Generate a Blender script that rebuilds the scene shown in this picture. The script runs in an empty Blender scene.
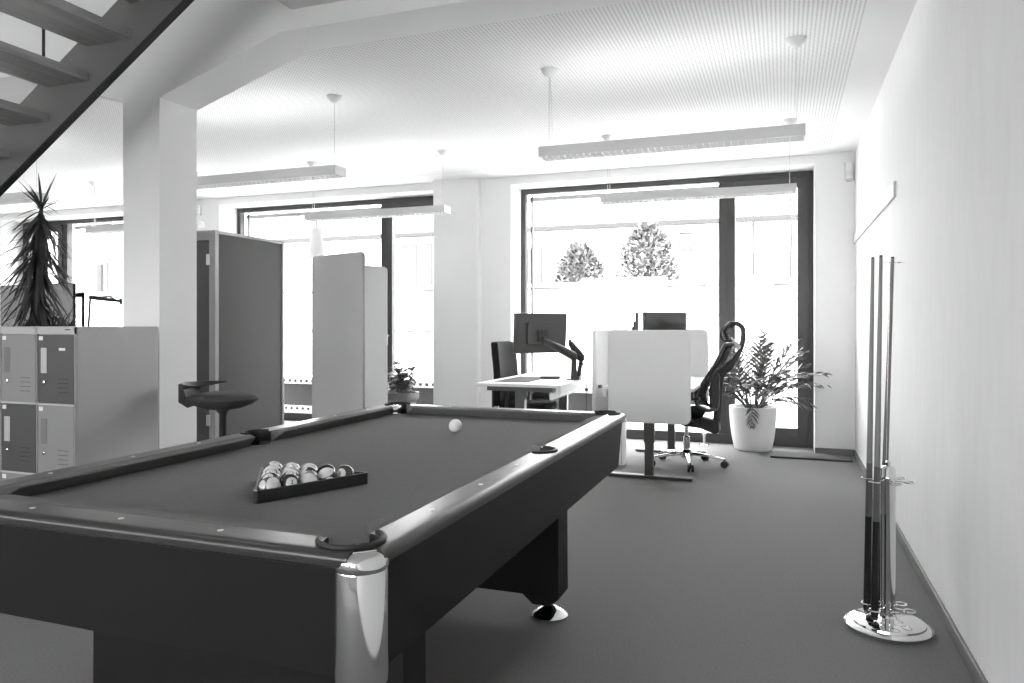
import bpy, bmesh, math, random
from mathutils import Vector, Matrix, Quaternion
C = bpy.context.scene.collection
PI = math.pi
random.seed(7)

# ------------------------------------------------------------------ materials
MATS = {}
def mat(name, v, rough=0.5, metal=0.0, spec=0.5, bump=0.0, bscale=200.0, vary=0.0, vscale=6.0, coat=0.0, stretch=None, trans=0.0):
    if name in MATS: return MATS[name]
    m = bpy.data.materials.new(name); m.use_nodes = True
    nt = m.node_tree; b = nt.nodes['Principled BSDF']
    b.inputs['Base Color'].default_value = (v, v, v, 1)
    b.inputs['Roughness'].default_value = rough
    b.inputs['Metallic'].default_value = metal
    b.inputs['Specular IOR Level'].default_value = spec
    b.inputs['Coat Weight'].default_value = coat
    b.inputs['Coat Roughness'].default_value = 0.15
    if bump or vary:
        tc = nt.nodes.new('ShaderNodeTexCoord')
        mp = nt.nodes.new('ShaderNodeMapping'); nt.links.new(tc.outputs['Object'], mp.inputs['Vector'])
        if stretch: mp.inputs['Scale'].default_value = stretch
    if bump:
        n = nt.nodes.new('ShaderNodeTexNoise'); n.inputs['Scale'].default_value = bscale; n.inputs['Detail'].default_value = 3
        nt.links.new(mp.outputs['Vector'], n.inputs['Vector'])
        bp = nt.nodes.new('ShaderNodeBump'); bp.inputs['Strength'].default_value = bump; bp.inputs['Distance'].default_value = 0.002
        nt.links.new(n.outputs['Fac'], bp.inputs['Height']); nt.links.new(bp.outputs['Normal'], b.inputs['Normal'])
    if vary:
        n2 = nt.nodes.new('ShaderNodeTexNoise'); n2.inputs['Scale'].default_value = vscale; n2.inputs['Detail'].default_value = 4
        nt.links.new(mp.outputs['Vector'], n2.inputs['Vector'])
        mr = nt.nodes.new('ShaderNodeMapRange'); mr.inputs['From Min'].default_value = 0.3; mr.inputs['From Max'].default_value = 0.7
        mr.inputs['To Min'].default_value = v * (1 - vary); mr.inputs['To Max'].default_value = v * (1 + vary)
        nt.links.new(n2.outputs['Fac'], mr.inputs['Value']); nt.links.new(mr.outputs['Result'], b.inputs['Base Color'])
    MATS[name] = m
    return m
def emit(name, v, strength):
    m = bpy.data.materials.new(name); m.use_nodes = True
    b = m.node_tree.nodes['Principled BSDF']
    b.inputs['Base Color'].default_value = (v, v, v, 1)
    b.inputs['Emission Color'].default_value = (1, 1, 1, 1); b.inputs['Emission Strength'].default_value = strength
    return m

M_wall = mat('white plaster', 0.80, 0.85, spec=0.2, bump=0.15, bscale=60, vary=0.012, vscale=3)
M_paper = mat('woven white wall covering', 0.80, 0.8, spec=0.2, bump=0.25, bscale=150, vary=0.02, vscale=14, stretch=(1, 1, 0.25))
M_carpet = mat('grey carpet', 0.195, 0.95, spec=0.12, bump=0.6, bscale=420, vary=0.07, vscale=90)
M_base = mat('grey skirting', 0.17, 0.5)
M_frame = mat('dark grey window frame', 0.042, 0.45)
M_white = mat('white lacquer', 0.75, 0.4)
M_lampw = mat('white lamp metal', 0.66, 0.45)
M_cable = mat('pale lamp cable', 0.55, 0.6)
M_louvre = emit('lamp louvre', 0.8, 1.0)
M_up = emit('lamp upward diffuser', 0.8, 5.0)
M_lam = mat('black table laminate', 0.017, 0.45, spec=.12, bump=0.05, bscale=300)
M_rail = mat('black satin rail', 0.030, 0.30)
M_cloth = mat('grey billiard cloth', 0.175, 0.95, spec=0.1, bump=0.35, bscale=600, vary=0.04, vscale=50)
M_chrome = mat('chrome', 0.82, 0.09, metal=1.0)
M_brush = mat('brushed metal', 0.6, 0.28, metal=1.0)
M_rubber = mat('black rubber', 0.018, 0.55)
M_sight = mat('pearl sight', 0.8, 0.3)
M_rack = mat('black rack plastic', 0.02, 0.35)
M_locker = mat('light grey locker steel', 0.42, 0.45, vary=0.015, vscale=3)
M_lockdoor = mat('mid grey locker door', 0.22, 0.45)
M_lockdark = mat('dark grey locker door', 0.055, 0.45)
M_handle = mat('pale recessed handle', 0.42, 0.4)
M_deskleg2 = mat('grey recessed handle', 0.15, 0.45)
M_slot = mat('dark slot', 0.02, 0.7)
M_booth = mat('charcoal acoustic felt', 0.10, 0.9, spec=0.1, bump=0.4, bscale=350)
M_boothf = mat('grey booth frame', 0.28, 0.4)
M_boothd = mat('dark booth door', 0.05, 0.45)
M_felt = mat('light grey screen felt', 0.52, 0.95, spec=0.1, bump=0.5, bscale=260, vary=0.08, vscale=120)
M_screenfab = mat('pale screen fabric', 0.72, 0.9, spec=0.15, bump=0.35, bscale=300)
M_desk = mat('white desk top', 0.72, 0.4)
M_deskleg = mat('dark grey desk steel', 0.065, 0.45)
M_plast = mat('black plastic', 0.022, 0.42)
M_monb = mat('dark grey monitor back', 0.06, 0.5)
M_glossblk = mat('dark screen glass', 0.02, 0.18)
M_scrgrey = mat('grey display surface', 0.30, 0.5)
M_chairf = mat('dark chair fabric', 0.013, 0.9, spec=0.2, bump=0.4, bscale=300)
M_stoolf = mat('grey stool upholstery', 0.055, 0.85, spec=0.2, bump=0.3, bscale=300)
M_pot = mat('white ribbed pot', 0.82, 0.45)
M_potg = mat('grey planter', 0.17, 0.6)
M_soil = mat('soil', 0.03, 0.95, bump=0.8, bscale=60)
M_palm = mat('palm leaf', 0.12, 0.5, vary=0.4, vscale=12)
M_yucca = mat('yucca leaf', 0.05, 0.5, vary=0.4, vscale=8)
M_shrub = mat('shrub leaf', 0.17, 0.5, vary=0.5, vscale=14)
M_bark = mat('bark', 0.06, 0.9, bump=0.8, bscale=40)
M_stringer = mat('dark stair steel', 0.19, 0.5)
M_edge = mat('black stair flange', 0.01, 0.5)
M_tread = mat('wood stair tread', 0.40, 0.55, vary=0.18, vscale=5, stretch=(6, 0.6, 6))
M_mat = mat('grey door mat', 0.11, 0.95, bump=0.6, bscale=300)
M_cueshaft = mat('maple cue shaft', 0.20, 0.3)
M_cuebutt = mat('black cue butt', 0.015, 0.25)
M_cuemid = mat('stained cue forearm', 0.09, 0.3)
M_ivory = mat('white ferrule', 0.75, 0.4)
M_pad = mat('grey desk pad', 0.10, 0.9, spec=.1)
M_facade = mat('pale render', 0.75, 0.9, vary=0.02, vscale=2)
M_eave = mat('grey eaves', 0.03, 0.8)
M_faint = mat('pale grey joint', 0.035, 0.8)
M_pane = mat('pale grey house window', 0.035, 0.5)
M_paneL = mat('very pale house window', 0.045, 0.5)
M_ground = mat('pale paving', 0.55, 0.9, vary=0.05, vscale=1)
M_bush = mat('bush leaf', 0.17, 0.6, vary=0.5, vscale=9)
M_twig = mat('pale winter bark', 0.045, 0.9)
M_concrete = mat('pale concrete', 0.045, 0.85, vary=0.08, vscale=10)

def glass_mat():
    m = bpy.data.materials.new('window glass'); m.use_nodes = True
    nt = m.node_tree; nt.nodes.clear()
    o = nt.nodes.new('ShaderNodeOutputMaterial'); mx = nt.nodes.new('ShaderNodeMixShader')
    t = nt.nodes.new('ShaderNodeBsdfTransparent'); g = nt.nodes.new('ShaderNodeBsdfGlossy'); lw = nt.nodes.new('ShaderNodeLayerWeight')
    t.inputs['Color'].default_value = (.95, .95, .95, 1); g.inputs['Roughness'].default_value = 0.02; lw.inputs['Blend'].default_value = .5
    pw = nt.nodes.new('ShaderNodeMath'); pw.operation = 'POWER'; pw.inputs[1].default_value = 5; nt.links.new(lw.outputs['Facing'], pw.inputs[0])
    f = nt.nodes.new('ShaderNodeMath'); f.operation = 'MULTIPLY_ADD'; f.inputs[1].default_value = .9; f.inputs[2].default_value = .03; nt.links.new(pw.outputs[0], f.inputs[0])
    nt.links.new(f.outputs[0], mx.inputs[0]); nt.links.new(t.outputs[0], mx.inputs[1]); nt.links.new(g.outputs[0], mx.inputs[2])
    nt.links.new(mx.outputs[0], o.inputs['Surface'])
    return m
M_glass = glass_mat()

def ceiling_mat():          # perforated acoustic board inside a plain margin
    m = bpy.data.materials.new('perforated ceiling board'); m.use_nodes = True
    nt = m.node_tree; b = nt.nodes['Principled BSDF']; b.inputs['Roughness'].default_value = .9; b.inputs['Specular IOR Level'].default_value = .15
    tc = nt.nodes.new('ShaderNodeTexCoord'); sp = nt.nodes.new('ShaderNodeSeparateXYZ'); nt.links.new(tc.outputs['Object'], sp.inputs[0])
    def mth(op, a, bb=None, c=None):
        n = nt.nodes.new('ShaderNodeMath'); n.operation = op
        for i, q in enumerate((a, bb, c)):
            if q is None: continue
            if isinstance(q, (int, float)): n.inputs[i].default_value = q
            else: nt.links.new(q, n.inputs[i])
        return n.outputs[0]
    P = 0.0225
    def cell(s): return mth('SUBTRACT', mth('FRACT', mth('DIVIDE', mth('ADD', s, 50.0), P)), 0.5)
    x, y = cell(sp.outputs['X']), cell(sp.outputs['Y'])
    d = mth('SQRT', mth('ADD', mth('MULTIPLY', x, x), mth('MULTIPLY', y, y)))
    hole = mth('LESS_THAN', d, 0.24)
    for s, op, lim in ((sp.outputs['X'], 'LESS_THAN', 0.40), (sp.outputs['X'], 'GREATER_THAN', -10.9),
                       (sp.outputs['Y'], 'LESS_THAN', 7.25), (sp.outputs['Y'], 'GREATER_THAN', 3.70)):
        hole = mth('MULTIPLY', hole, mth(op, s, lim))
    mx = nt.nodes.new('ShaderNodeMix'); mx.data_type = 'RGBA'
    mx.inputs['A'].default_value = (.82, .82, .82, 1); mx.inputs['B'].default_value = (.42, .42, .42, 1)
    nt.links.new(hole, mx.inputs['Factor']); nt.links.new(mx.outputs['Result'], b.inputs['Base Color'])
    return m
M_ceil = ceiling_mat()

# ------------------------------------------------------------------ mesh building
class MB:
    def __init__(self): self.v = []; self.f = []
    def add(self, vs, fs):
        n = len(self.v); self.v += [tuple(p) for p in vs]; self.f += [tuple(i + n for i in q) for q in fs]; return self
    def box(self, x0, x1, y0, y1, z0, z1, tx=0, ty=0):
        """tx, ty: how far the bottom is drawn in."""
        vs = [(x0+tx, y0+ty, z0), (x1-tx, y0+ty, z0), (x1-tx, y1-ty, z0), (x0+tx, y1-ty, z0), (x0, y0, z1), (x1, y0, z1), (x1, y1, z1), (x0, y1, z1)]
        return self.add(vs, [(3, 2, 1, 0), (4, 5, 6, 7), (0, 1, 5, 4), (1, 2, 6, 5), (2, 3, 7, 6), (3, 0, 4, 7)])
    def prism(self, poly, a0, a1, axis='y'):
        """poly: points in the two other axes, extruded along axis."""
        n = len(poly)
        def P(p, a): return {'y': (p[0], a, p[1]), 'x': (a, p[0], p[1]), 'z': (p[0], p[1], a)}[axis]
        vs = [P(p, a0) for p in poly] + [P(p, a1) for p in poly]
        fs = [tuple(range(n)), tuple(range(2*n-1, n-1, -1))] + [(i, i+n, (i+1) % n+n, (i+1) % n) for i in range(n)]
        return self.add(vs, fs)
    def lathe(self, prof, n=32, cx=0, cy=0, cz=0):
        vs = []; fs = []
        for r, z in prof:
            for k in range(n):
                a = 2*PI*k/n; vs.append((cx+r*math.cos(a), cy+r*math.sin(a), cz+z))
        for i in range(len(prof)-1):
            for k in range(n):
                a, b = i*n+k, i*n+(k+1) % n; fs.append((a, b, b+n, a+n))
        fs.append(tuple(range(n-1, -1, -1))); m = (len(prof)-1)*n; fs.append(tuple(range(m, m+n)))
        return self.add(vs, fs)
    def tube(self, pts, r, n=10, closed=False, flat=1.0):
        pts = [Vector(p) for p in pts]; rr = r if isinstance(r, (list, tuple)) else [r]*len(pts)
        vs = []; fs = []; up = None; L = len(pts)
        for i, p in enumerate(pts):
            if closed: t = pts[(i+1) % L]-pts[i-1]
            else: t = pts[min(i+1, L-1)]-pts[max(i-1, 0)]
            t.normalize()
            if up is None:
                up = Vector((0, 0, 1)) if abs(t.z) < .9 else Vector((1, 0, 0))
            up = (up - t*up.dot(t)); up = up.normalized() if up.length > 1e-6 else t.orthogonal().normalized()
            s = t.cross(up)
            for k in range(n):
                a = 2*PI*k/n; vs.append(p + s*math.cos(a)*rr[i] + up*math.sin(a)*rr[i]*flat)
        for i in range(L if closed else L-1):
            j = (i+1) % L
            for k in range(n):
                fs.append((i*n+k, i*n+(k+1) % n, j*n+(k+1) % n, j*n+k))
        if not closed:
            fs.append(tuple(range(n-1, -1, -1))); fs.append(tuple(range((L-1)*n, L*n)))
        return self.add(vs, fs)
    def sphere(self, r, c=(0, 0, 0), nu=24, nv=14, sc=(1, 1, 1)):
        prof = [(max(r*math.sin(PI*i/nv), 1e-4), -r*math.cos(PI*i/nv)) for i in range(nv+1)]
        n0 = len(self.v); self.lathe(prof, nu)
        for i in range(n0, len(self.v)):
            p = self.v[i]; self.v[i] = (p[0]*sc[0]+c[0], p[1]*sc[1]+c[1], p[2]*sc[2]+c[2])
        return self
    def sheet(self, rows, thick=0.0, nrm=None):
        """grid of points (list of rows); optional thickness along nrm."""
        R, K = len(rows), len(rows[0])
        vs = [p for row in rows for p in row]
        fs = [(i*K+j, i*K+j+1, (i+1)*K+j+1, (i+1)*K+j) for i in range(R-1) for j in range(K-1)]
        if thick:
            N = R*K; nv = Vector(nrm)*thick
            vs += [tuple(Vector(p)+nv) for p in vs]
            fs += [tuple(reversed([a+N for a in f])) for f in list(fs)]
            rim = [j for j in range(K)] + [i*K+K-1 for i in range(1, R)] + [(R-1)*K+j for j in range(K-2, -1, -1)] + [i*K for i in range(R-2, 0, -1)]
            for a, b in zip(rim, rim[1:]+rim[:1]): fs.append((b, a, a+N, b+N))
        return self.add(vs, fs)
    def xf(self, M, start=0):
        for i in range(start, len(self.v)): self.v[i] = tuple(M @ Vector(self.v[i]))
        return self

def obj(name, mb, m, parent=None, smooth=False, bevel=0.0, seg=2, loc=None):
    me = bpy.data.meshes.new(name); me.from_pydata(mb.v, [], mb.f); me.update()
    bm = bmesh.new(); bm.from_mesh(me); bmesh.ops.recalc_face_normals(bm, faces=bm.faces)
    if bevel:
        es = [e for e in bm.edges if len(e.link_faces) == 2 and e.calc_face_angle(0) > 0.6]
        bmesh.ops.bevel(bm, geom=es, offset=bevel, segments=seg, affect='EDGES', profile=0.5, clamp_overlap=True)
    for f in bm.faces: f.smooth = smooth
    if smooth:
        for e in bm.edges:
            if len(e.link_faces) == 2 and e.calc_face_angle(0) > 0.7: e.smooth = False
    bm.to_mesh(me); bm.free()
    me.materials.append(m)
    o = bpy.data.objects.new(name, me); C.objects.link(o)
    if parent: o.parent = parent
    if loc: o.location = loc
    return o
def tag(o, label, cat, group=None):
    o['label'] = label; o['category'] = cat
    if group: o['group'] = group
    return o
def thing(name, label, cat, loc=(0, 0, 0), rotz=0.0, group=None):
    o = bpy.data.objects.new(name, None); C.objects.link(o); o.empty_display_size = 0.05
    o.location = loc; o.rotation_euler = (0, 0, rotz)
    return tag(o, label, cat, group)
def struct(name, mb, m, parent=None, **k):
    o = obj(name, mb, m, parent, **k)
    if not parent: o['kind'] = 'structure'
    return o
def dup(root, loc, rotz=None, label=None, group=None):
    r = root.copy(); C.objects.link(r); r.location = loc
    if rotz is not None: r.rotation_euler = (0, 0, rotz)
    if label: r['label'] = label
    if group: r['group'] = group
    for ch in list(root.children):
        c = ch.copy(); C.objects.link(c); c.parent = r
        for g in list(ch.children):
            d = g.copy(); C.objects.link(d); d.parent = c
    return r
def cut(o, cutters):
    """boolean away the given cutter MBs from o's mesh."""
    tmp = []
    for mb in cutters:
        c = obj('cutter', mb, M_slot, o.parent); tmp.append(c)
        md = o.modifiers.new('cut', 'BOOLEAN'); md.operation = 'DIFFERENCE'; md.object = c; md.solver = 'EXACT'
    dg = bpy.context.evaluated_depsgraph_get(); dg.update()
    me = bpy.data.meshes.new_from_object(o.evaluated_get(dg)); old = o.data
    o.modifiers.clear(); o.data = me; bpy.data.meshes.remove(old)
    for c in tmp:
        d = c.data; bpy.data.objects.remove(c); bpy.data.meshes.remove(d)
def rrect(w, h, r, n=6):
    pts = []
    for cx, cy, a0 in ((w/2-r, h/2-r, 0), (-w/2+r, h/2-r, 90), (-w/2+r, -h/2+r, 180), (w/2-r, -h/2+r, 270)):
        for k in range(n+1):
            a = math.radians(a0+90*k/n); pts.append((cx+r*math.cos(a), cy+r*math.sin(a)))
    return pts
def arc(c, r, a0, a1, n, z): return [(c[0]+r*math.cos(math.radians(a0+(a1-a0)*k/n)), c[1]+r*math.sin(math.radians(a0+(a1-a0)*k/n)), z) for k in range(n+1)]
def smoothpath(pts, sub=5):
    """Catmull-Rom through the points."""
    P = [Vector(p) for p in pts]; out = []
    for i in range(len(P)-1):
        p0, p1, p2, p3 = P[max(i-1, 0)], P[i], P[i+1], P[min(i+2, len(P)-1)]
        for k in range(sub):
            t = k/sub
            out.append(0.5*((2*p1)+(p2-p0)*t+(2*p0-5*p1+4*p2-p3)*t*t+(3*p1-p0-3*p2+p3)*t*t*t))
    out.append(P[-1]); return out

# ------------------------------------------------------------------ the room
XR, YB, ZC = 0.63, 7.63, 2.86
XL, YF = -11.6, -5.0
OPEN = [(-2.815, 0.28, 1), (-6.82, -3.72, 1), (-10.83, -7.73, -1)]      # the three window openings
ZO = 2.775
struct('floor', MB().box(XL-.2, XR+.2, YF-.2, 8.15, -.2, 0), M_carpet)
struct('wall_right', MB().box(XR, XR+.2, YF-.2, 8.1, 0, 3.3), M_paper)
w = MB()
for a, b in ((.28, XR), (-3.72, -2.815), (-7.73, -6.82), (XL, -10.83)): w.box(a, b, YB, 8.1, 0, 3.3)
for a, b, s in OPEN: w.box(a, b, YB, 8.1, ZO, 3.3)
w.box(-3.72, -3.17, 7.54, YB, 0, ZC+.01)
struct('wall_back', w, M_wall)
struct('wall_left', MB().box(XL-.2, XL, YF-.2, 8.1, 0, 3.3), M_wall)
w = MB()
FILL_OPEN = [(-10.0, -7.4), (-5.8, -3.0), (-2.1, -.2)]  # unseen openings behind the camera, added to light the room from the front
xs = [XL] + [q for ab in FILL_OPEN for q in ab] + [XR]
for i in range(0, len(xs), 2): w.box(xs[i], xs[i+1], YF-.2, YF, 0, 3.3)
for a, b in FILL_OPEN: w.box(a, b, YF-.2, YF, 2.7, 3.3).box(a, b, YF-.2, YF, 0, .9)
struct('wall_front', w, M_wall)
# ceilings: perforated field at the back, plain slab towards the camera with the open stairwell
struct('ceiling', MB().box(XL, XR, 3.62, YB, ZC, 3.3), M_ceil)
VX0, VX1, VY0, YBM = -7.6, -2.49, 0.9, 3.33
c2 = MB().box(VX1, XR, YF, YBM, 2.93, 3.3).box(XL, VX0, YF, YBM, 2.93, 3.3).box(VX0, VX1, YF, VY0, 2.93, 3.3)
struct('ceiling_front', c2, M_wall)
up = MB().box(VX0-.1, VX0, VY0, YBM, 3.3, 5.6).box(VX1, VX1+.1, VY0, YBM, 3.3, 5.6).box(VX0, VX1, VY0-.1, VY0, 3.3, 5.6)
up.box(VX0, VX1, YBM, YBM+.1, 3.3, 5.6)
up.box(VX0, -5.3, VY0, YBM, 5.6, 5.7).box(-4.6, VX1, VY0, YBM, 5.6, 5.7).box(-5.3, -4.6, VY0, 1.2, 5.6, 5.7).box(-5.3, -4.6, 1.7, YBM, 5.6, 5.7)  # roof with an unseen opening, added to light the beam haunch
struct('stairwell_wall', up, M_wall)
# beam with haunches over the pillar
px0, px1 = -3.69, -3.41
zb, zh = 2.82, 2.557
poly = [(XL, zb), (px0-.84, zb), (px0, zh), (px0, 0), (px1, 0), (px1, zh), (px1+.84, zb), (XR, zb), (XR, 3.3), (XL, 3.3)]
struct('concrete_beam_and_pillar', MB().prism(poly, YBM, 3.62, 'y'), M_wall)
# skirtings
struct('baseboard_right', MB().box(XR-.014, XR, YF, YB, 0, .06), M_base, bevel=.003)
struct('baseboard_back', MB().box(.28, XR-.014, YB-.014, YB, 0, .06), M_base, bevel=.003)
struct('baseboard_pillar', MB().box(-3.72, -3.17, 7.526, 7.54, 0, .06).box(-3.17, -2.815, YB-.014, YB, 0, .06), M_base, bevel=.003)
struct('trim_1', MB().box(XR-.016, XR, 4.92, YB, 1.995, 2.088), mat('grey wall rail', .58, .5), bevel=.004)

# ------------------------------------------------------------------ windows
def window(n, x0, x1, s):
    """s=1: fixed light on the left, door sash on the right; s=-1 mirrored."""
    def X(a): return x0+a if s > 0 else x1-a
    def bx(mb, a, b, y0, y1, z0, z1): return mb.box(min(X(a), X(b)), max(X(a), X(b)), y0, y1, z0, z1)
    W = x1-x0
    f = MB()
    bx(f, 0, .055, 7.96, 8.05, 0, ZO); bx(f, W-.045, W, 7.96, 8.05, 0, ZO)
    bx(f, .055, W-.045, 7.96, 8.05, ZO-.055, ZO); bx(f, .055, W-.045, 7.96, 8.05, 0, .10)
    bx(f, 2.18, 2.26, 7.96, 8.05, .10, ZO-.055)
    root = struct('window_%d' % n, f, M_frame, bevel=.004)
    sx0, sx1 = 2.26, W-.045
    g = MB()
    bx(g, sx0, sx0+.086, 7.94, 8.02, .10, ZO-.055); bx(g, sx1-.105, sx1, 7.94, 8.02, .10, ZO-.055)
    bx(g, sx0+.086, sx1-.105, 7.94, 8.02, ZO-.16, ZO-.055); bx(g, sx0+.086, sx1-.105, 7.94, 8.02, .10, .19)
    sash = struct('window_sash', g, M_frame, root, bevel=.004)
    p = MB(); bx(p, sx0+.08, sx1-.1, 7.978, 7.984, .185, ZO-.155); struct('pane', p, M_glass, sash)
    p = MB(); bx(p, .05, 2.185, 8.0, 8.006, .095, ZO-.05); struct('pane', p, M_glass, root)
    h = MB(); xx = X(sx0+.04)
    h.tube([(xx, 7.945, 1.10), (xx, 7.895, 1.10)], .011).tube([(xx, 7.897, 1.115), (xx, 7.897, .99)], .011)
    struct('window_handle', h, M_brush, sash, smooth=True)
    b = MB(); bx(b, .06, 2.175, 8.07, 8.12, ZO-.125, ZO-.075); struct('blind_bottom_bar', b, M_white, root)
    b = MB(); bx(b, .085, .105, 8.06, 8.10, .05, ZO-.06); struct('blind_guide', b, M_frame, root)
    return root
for i, (a, b, s) in enumerate(OPEN): window(i+1, a, b, s)
for i, (a, b) in enumerate(FILL_OPEN):  # frames and panes for the added fill windows, out of view
    f = MB().box(a, a+.06, -5.14, -5.06, .9, 2.7).box(b-.06, b, -5.14, -5.06, .9, 2.7).box(a+.06, b-.06, -5.14, -5.06, .9, .98).box(a+.06, b-.06, -5.14, -5.06, 2.62, 2.7)
    f.box((a+b)/2-.04, (a+b)/2+.04, -5.14, -5.06, .98, 2.62)
    r = struct('window_%d' % (i+4), f, M_frame)
    struct('pane', MB().box(a+.05, b-.05, -5.105, -5.1, .95, 2.65), M_glass, r)

# ------------------------------------------------------------------ pendant lamps
def lamp(loc, L, label, full=True):
    r = thing('pendant_lamp', label, 'lamp', loc, 0, 'long pendant lamps under the ceiling')
    hw, H = .07, .065
    h = MB().box(0, L, -hw, -hw+.008, 0, H).box(0, L, hw-.008, hw, 0, H).box(0, .008, -hw+.008, hw-.008, 0, H).box(L-.008, L, -hw+.008, hw-.008, 0, H)
    h.box(.008, L-.008, -hw+.008, hw-.008, .03, .04)
    obj('housing', h, M_lampw, r)
    lv = MB(); n = int(L/.04)
    for k in range(1, n): lv.box(k*L/n-.0015, k*L/n+.0015, -.055, .055, -.004, .022)
    lv.box(.01, L-.01, -.002, .002, -.004, .022)
    obj('louvre', lv, M_lampw, r)
    obj('lower_tube', MB().box(.01, L-.01, -.06, .06, .023, .029), M_louvre, r)
    obj('upper_diffuser', MB().box(.02, L-.02, -.055, .055, .045, .062), M_up, r)
    zc = ZC-loc[2]
    for k, cx in enumerate((.05, L-.05)):
        obj('canopy', MB().lathe([(.012, -.05), (.03, -.04), (.055, -.012), (.058, 0)], 20, cx, 0, zc), M_lampw, r, smooth=True)
        obj('suspension_cable', MB().tube([(cx, 0, .04), (cx, 0, zc-.045)], .0022, 6), M_cable, r)
        if k == 0: obj('power_cable', MB().tube([(cx+.02, .0, .04), (cx+.02, 0, zc-.3), (cx+.006, 0, zc-.045)], .0025, 6), M_cable, r)
    return r
zl = 2.292
lamp((-1.455, 4.51, zl), 1.57, 'white linear pendant lamp highest in view, hanging nearest at right of centre')
lamp((-4.525, 4.51, zl), 1.57, 'white linear pendant lamp hanging just right of the white pillar')
lamp((-7.49, 4.51, zl), 1.57, 'white linear pendant lamp at far left, above the spiky yucca')
lamp((-1.475, 6.27, zl-.015), 1.57, 'white linear pendant lamp hanging before the right window')
lamp((-4.485, 6.27, zl-.015), 1.54, 'white linear pendant lamp hanging before the middle window')
lamp((-7.43, 6.27, zl-.015), 1.57, 'white linear pendant lamp in back row, mostly hidden by the white pillar')

# ------------------------------------------------------------------ staircase
st = thing('staircase', 'dark steel open staircase with wooden treads rising across the upper left corner', 'staircase', (0, 0, 0))
SY, SL = 2.85, 0.649
def zbot(x): return 1.958+SL*(x+4.054)
x0s, x1s = -7.05, VX1
def stringer(y0, y1):
    mb = MB(); mb.prism([(x0s, max(zbot(x0s), 0)), (x1s, zbot(x1s)), (x1s, zbot(x1s)+.375), (x0s, zbot(x0s)+.375)], y0, y1, 'y')
    return obj('stringer', mb, M_stringer, st)
s1 = stringer(SY, SY+.012); s2 = stringer(1.83, 1.842)
for y0, par in ((SY-.03, s1), (1.83, s2)):
    obj('bottom_flange', MB().prism([(x0s, zbot(x0s)-.010), (x1s, zbot(x1s)-.010), (x1s, zbot(x1s)), (x0s, zbot(x0s))], y0, y0+(.042 if y0 > 2 else .05), 'y'), M_edge, par)
for i in range(-1, 15):
    xr, zt = -3.105-.29*i, 2.725-.18*i
    if zt < .1: break
    obj('tread', MB().box(xr-.30, xr, 1.842, SY, zt-.045, zt), M_tread, st, bevel=.003)
hr = MB().tube([(x0s+.1, SY+.03, zbot(x0s)+1.2), (x1s-.05, SY+.03, zbot(x1s)+1.2)], .02)
hrail = obj('handrail', hr, M_edge, st, smooth=True)
for i in range(9):
    x = -3.76+.45*(i-6)
    if x > -3.5: continue
    obj('baluster', MB().tube([(x, SY+.03, zbot(x)+.30), (x, SY+.03, zbot(x)+1.2)], .008, 8), M_edge, st)
x = -3.735+.45
for x in (-2.40-.45, ):
    obj('baluster', MB().tube([(x, SY+.03, zbot(x)+.30), (x, SY+.03, zbot(x)+1.2)], .008, 8), M_edge, st)

# ------------------------------------------------------------------ pool table
TX, TY = -1.381, 2.40
pt = thing('pool_table', 'black pool table with grey cloth, chrome corner caps and feet', 'pool table', (TX, TY, 0))
hx, hy, ZB = .664, 1.207, .758            # half sizes of the rail outline, height of the cloth
cor = .052
pocketc = [(.571, -1.125), (-.571, -1.125), (.571, 1.125), (-.571, 1.125)]
pockets_s = [(.593, .02), (-.593, .02)]
def cyl(c, r, z0, z1, n=28): return MB().lathe([(r, z0), (r, z1)], n, c[0], c[1])
cutters = [cyl(c, .056, .64, .90) for c in pocketc] + [cyl(c, .052, .64, .90) for c in pockets_s]
cab = obj('cabinet', MB().box(-hx+.012, hx-.012, -hy+.012, hy-.012, .55, .772, .016, .016), M_lam, pt)
ccut = [MB().box(sx*(hx-cor) if sx > 0 else -hx-.1, hx+.1 if sx > 0 else -(hx-cor), sy*(hy-cor) if sy > 0 else -hy-.1, hy+.1 if sy > 0 else -(hy-cor), .5, .9) for sx in (1, -1) for sy in (1, -1)]
cut(cab, ccut+[cyl(c, .056, .66, .9) for c in pocketc]+[cyl(c, .052, .66, .9) for c in pockets_s])
bed = obj('cloth_bed', MB().box(-.593, .593, -1.135, 1.135, .755, ZB+.015-.0001), M_cloth, pt)
# the bed is the cloth top: a sheet over the slate
bed.data.clear_geometry(); mbb = MB().box(-.618, .618, -1.16, 1.16, .715, ZB)
bed.data.from_pydata(mbb.v, [], mbb.f); bed.data.update()
cab2 = MB().box(-.622, .622, -1.164, 1.164, .713, .80); cut(cab, [cab2])
cut(bed, cutters)
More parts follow.
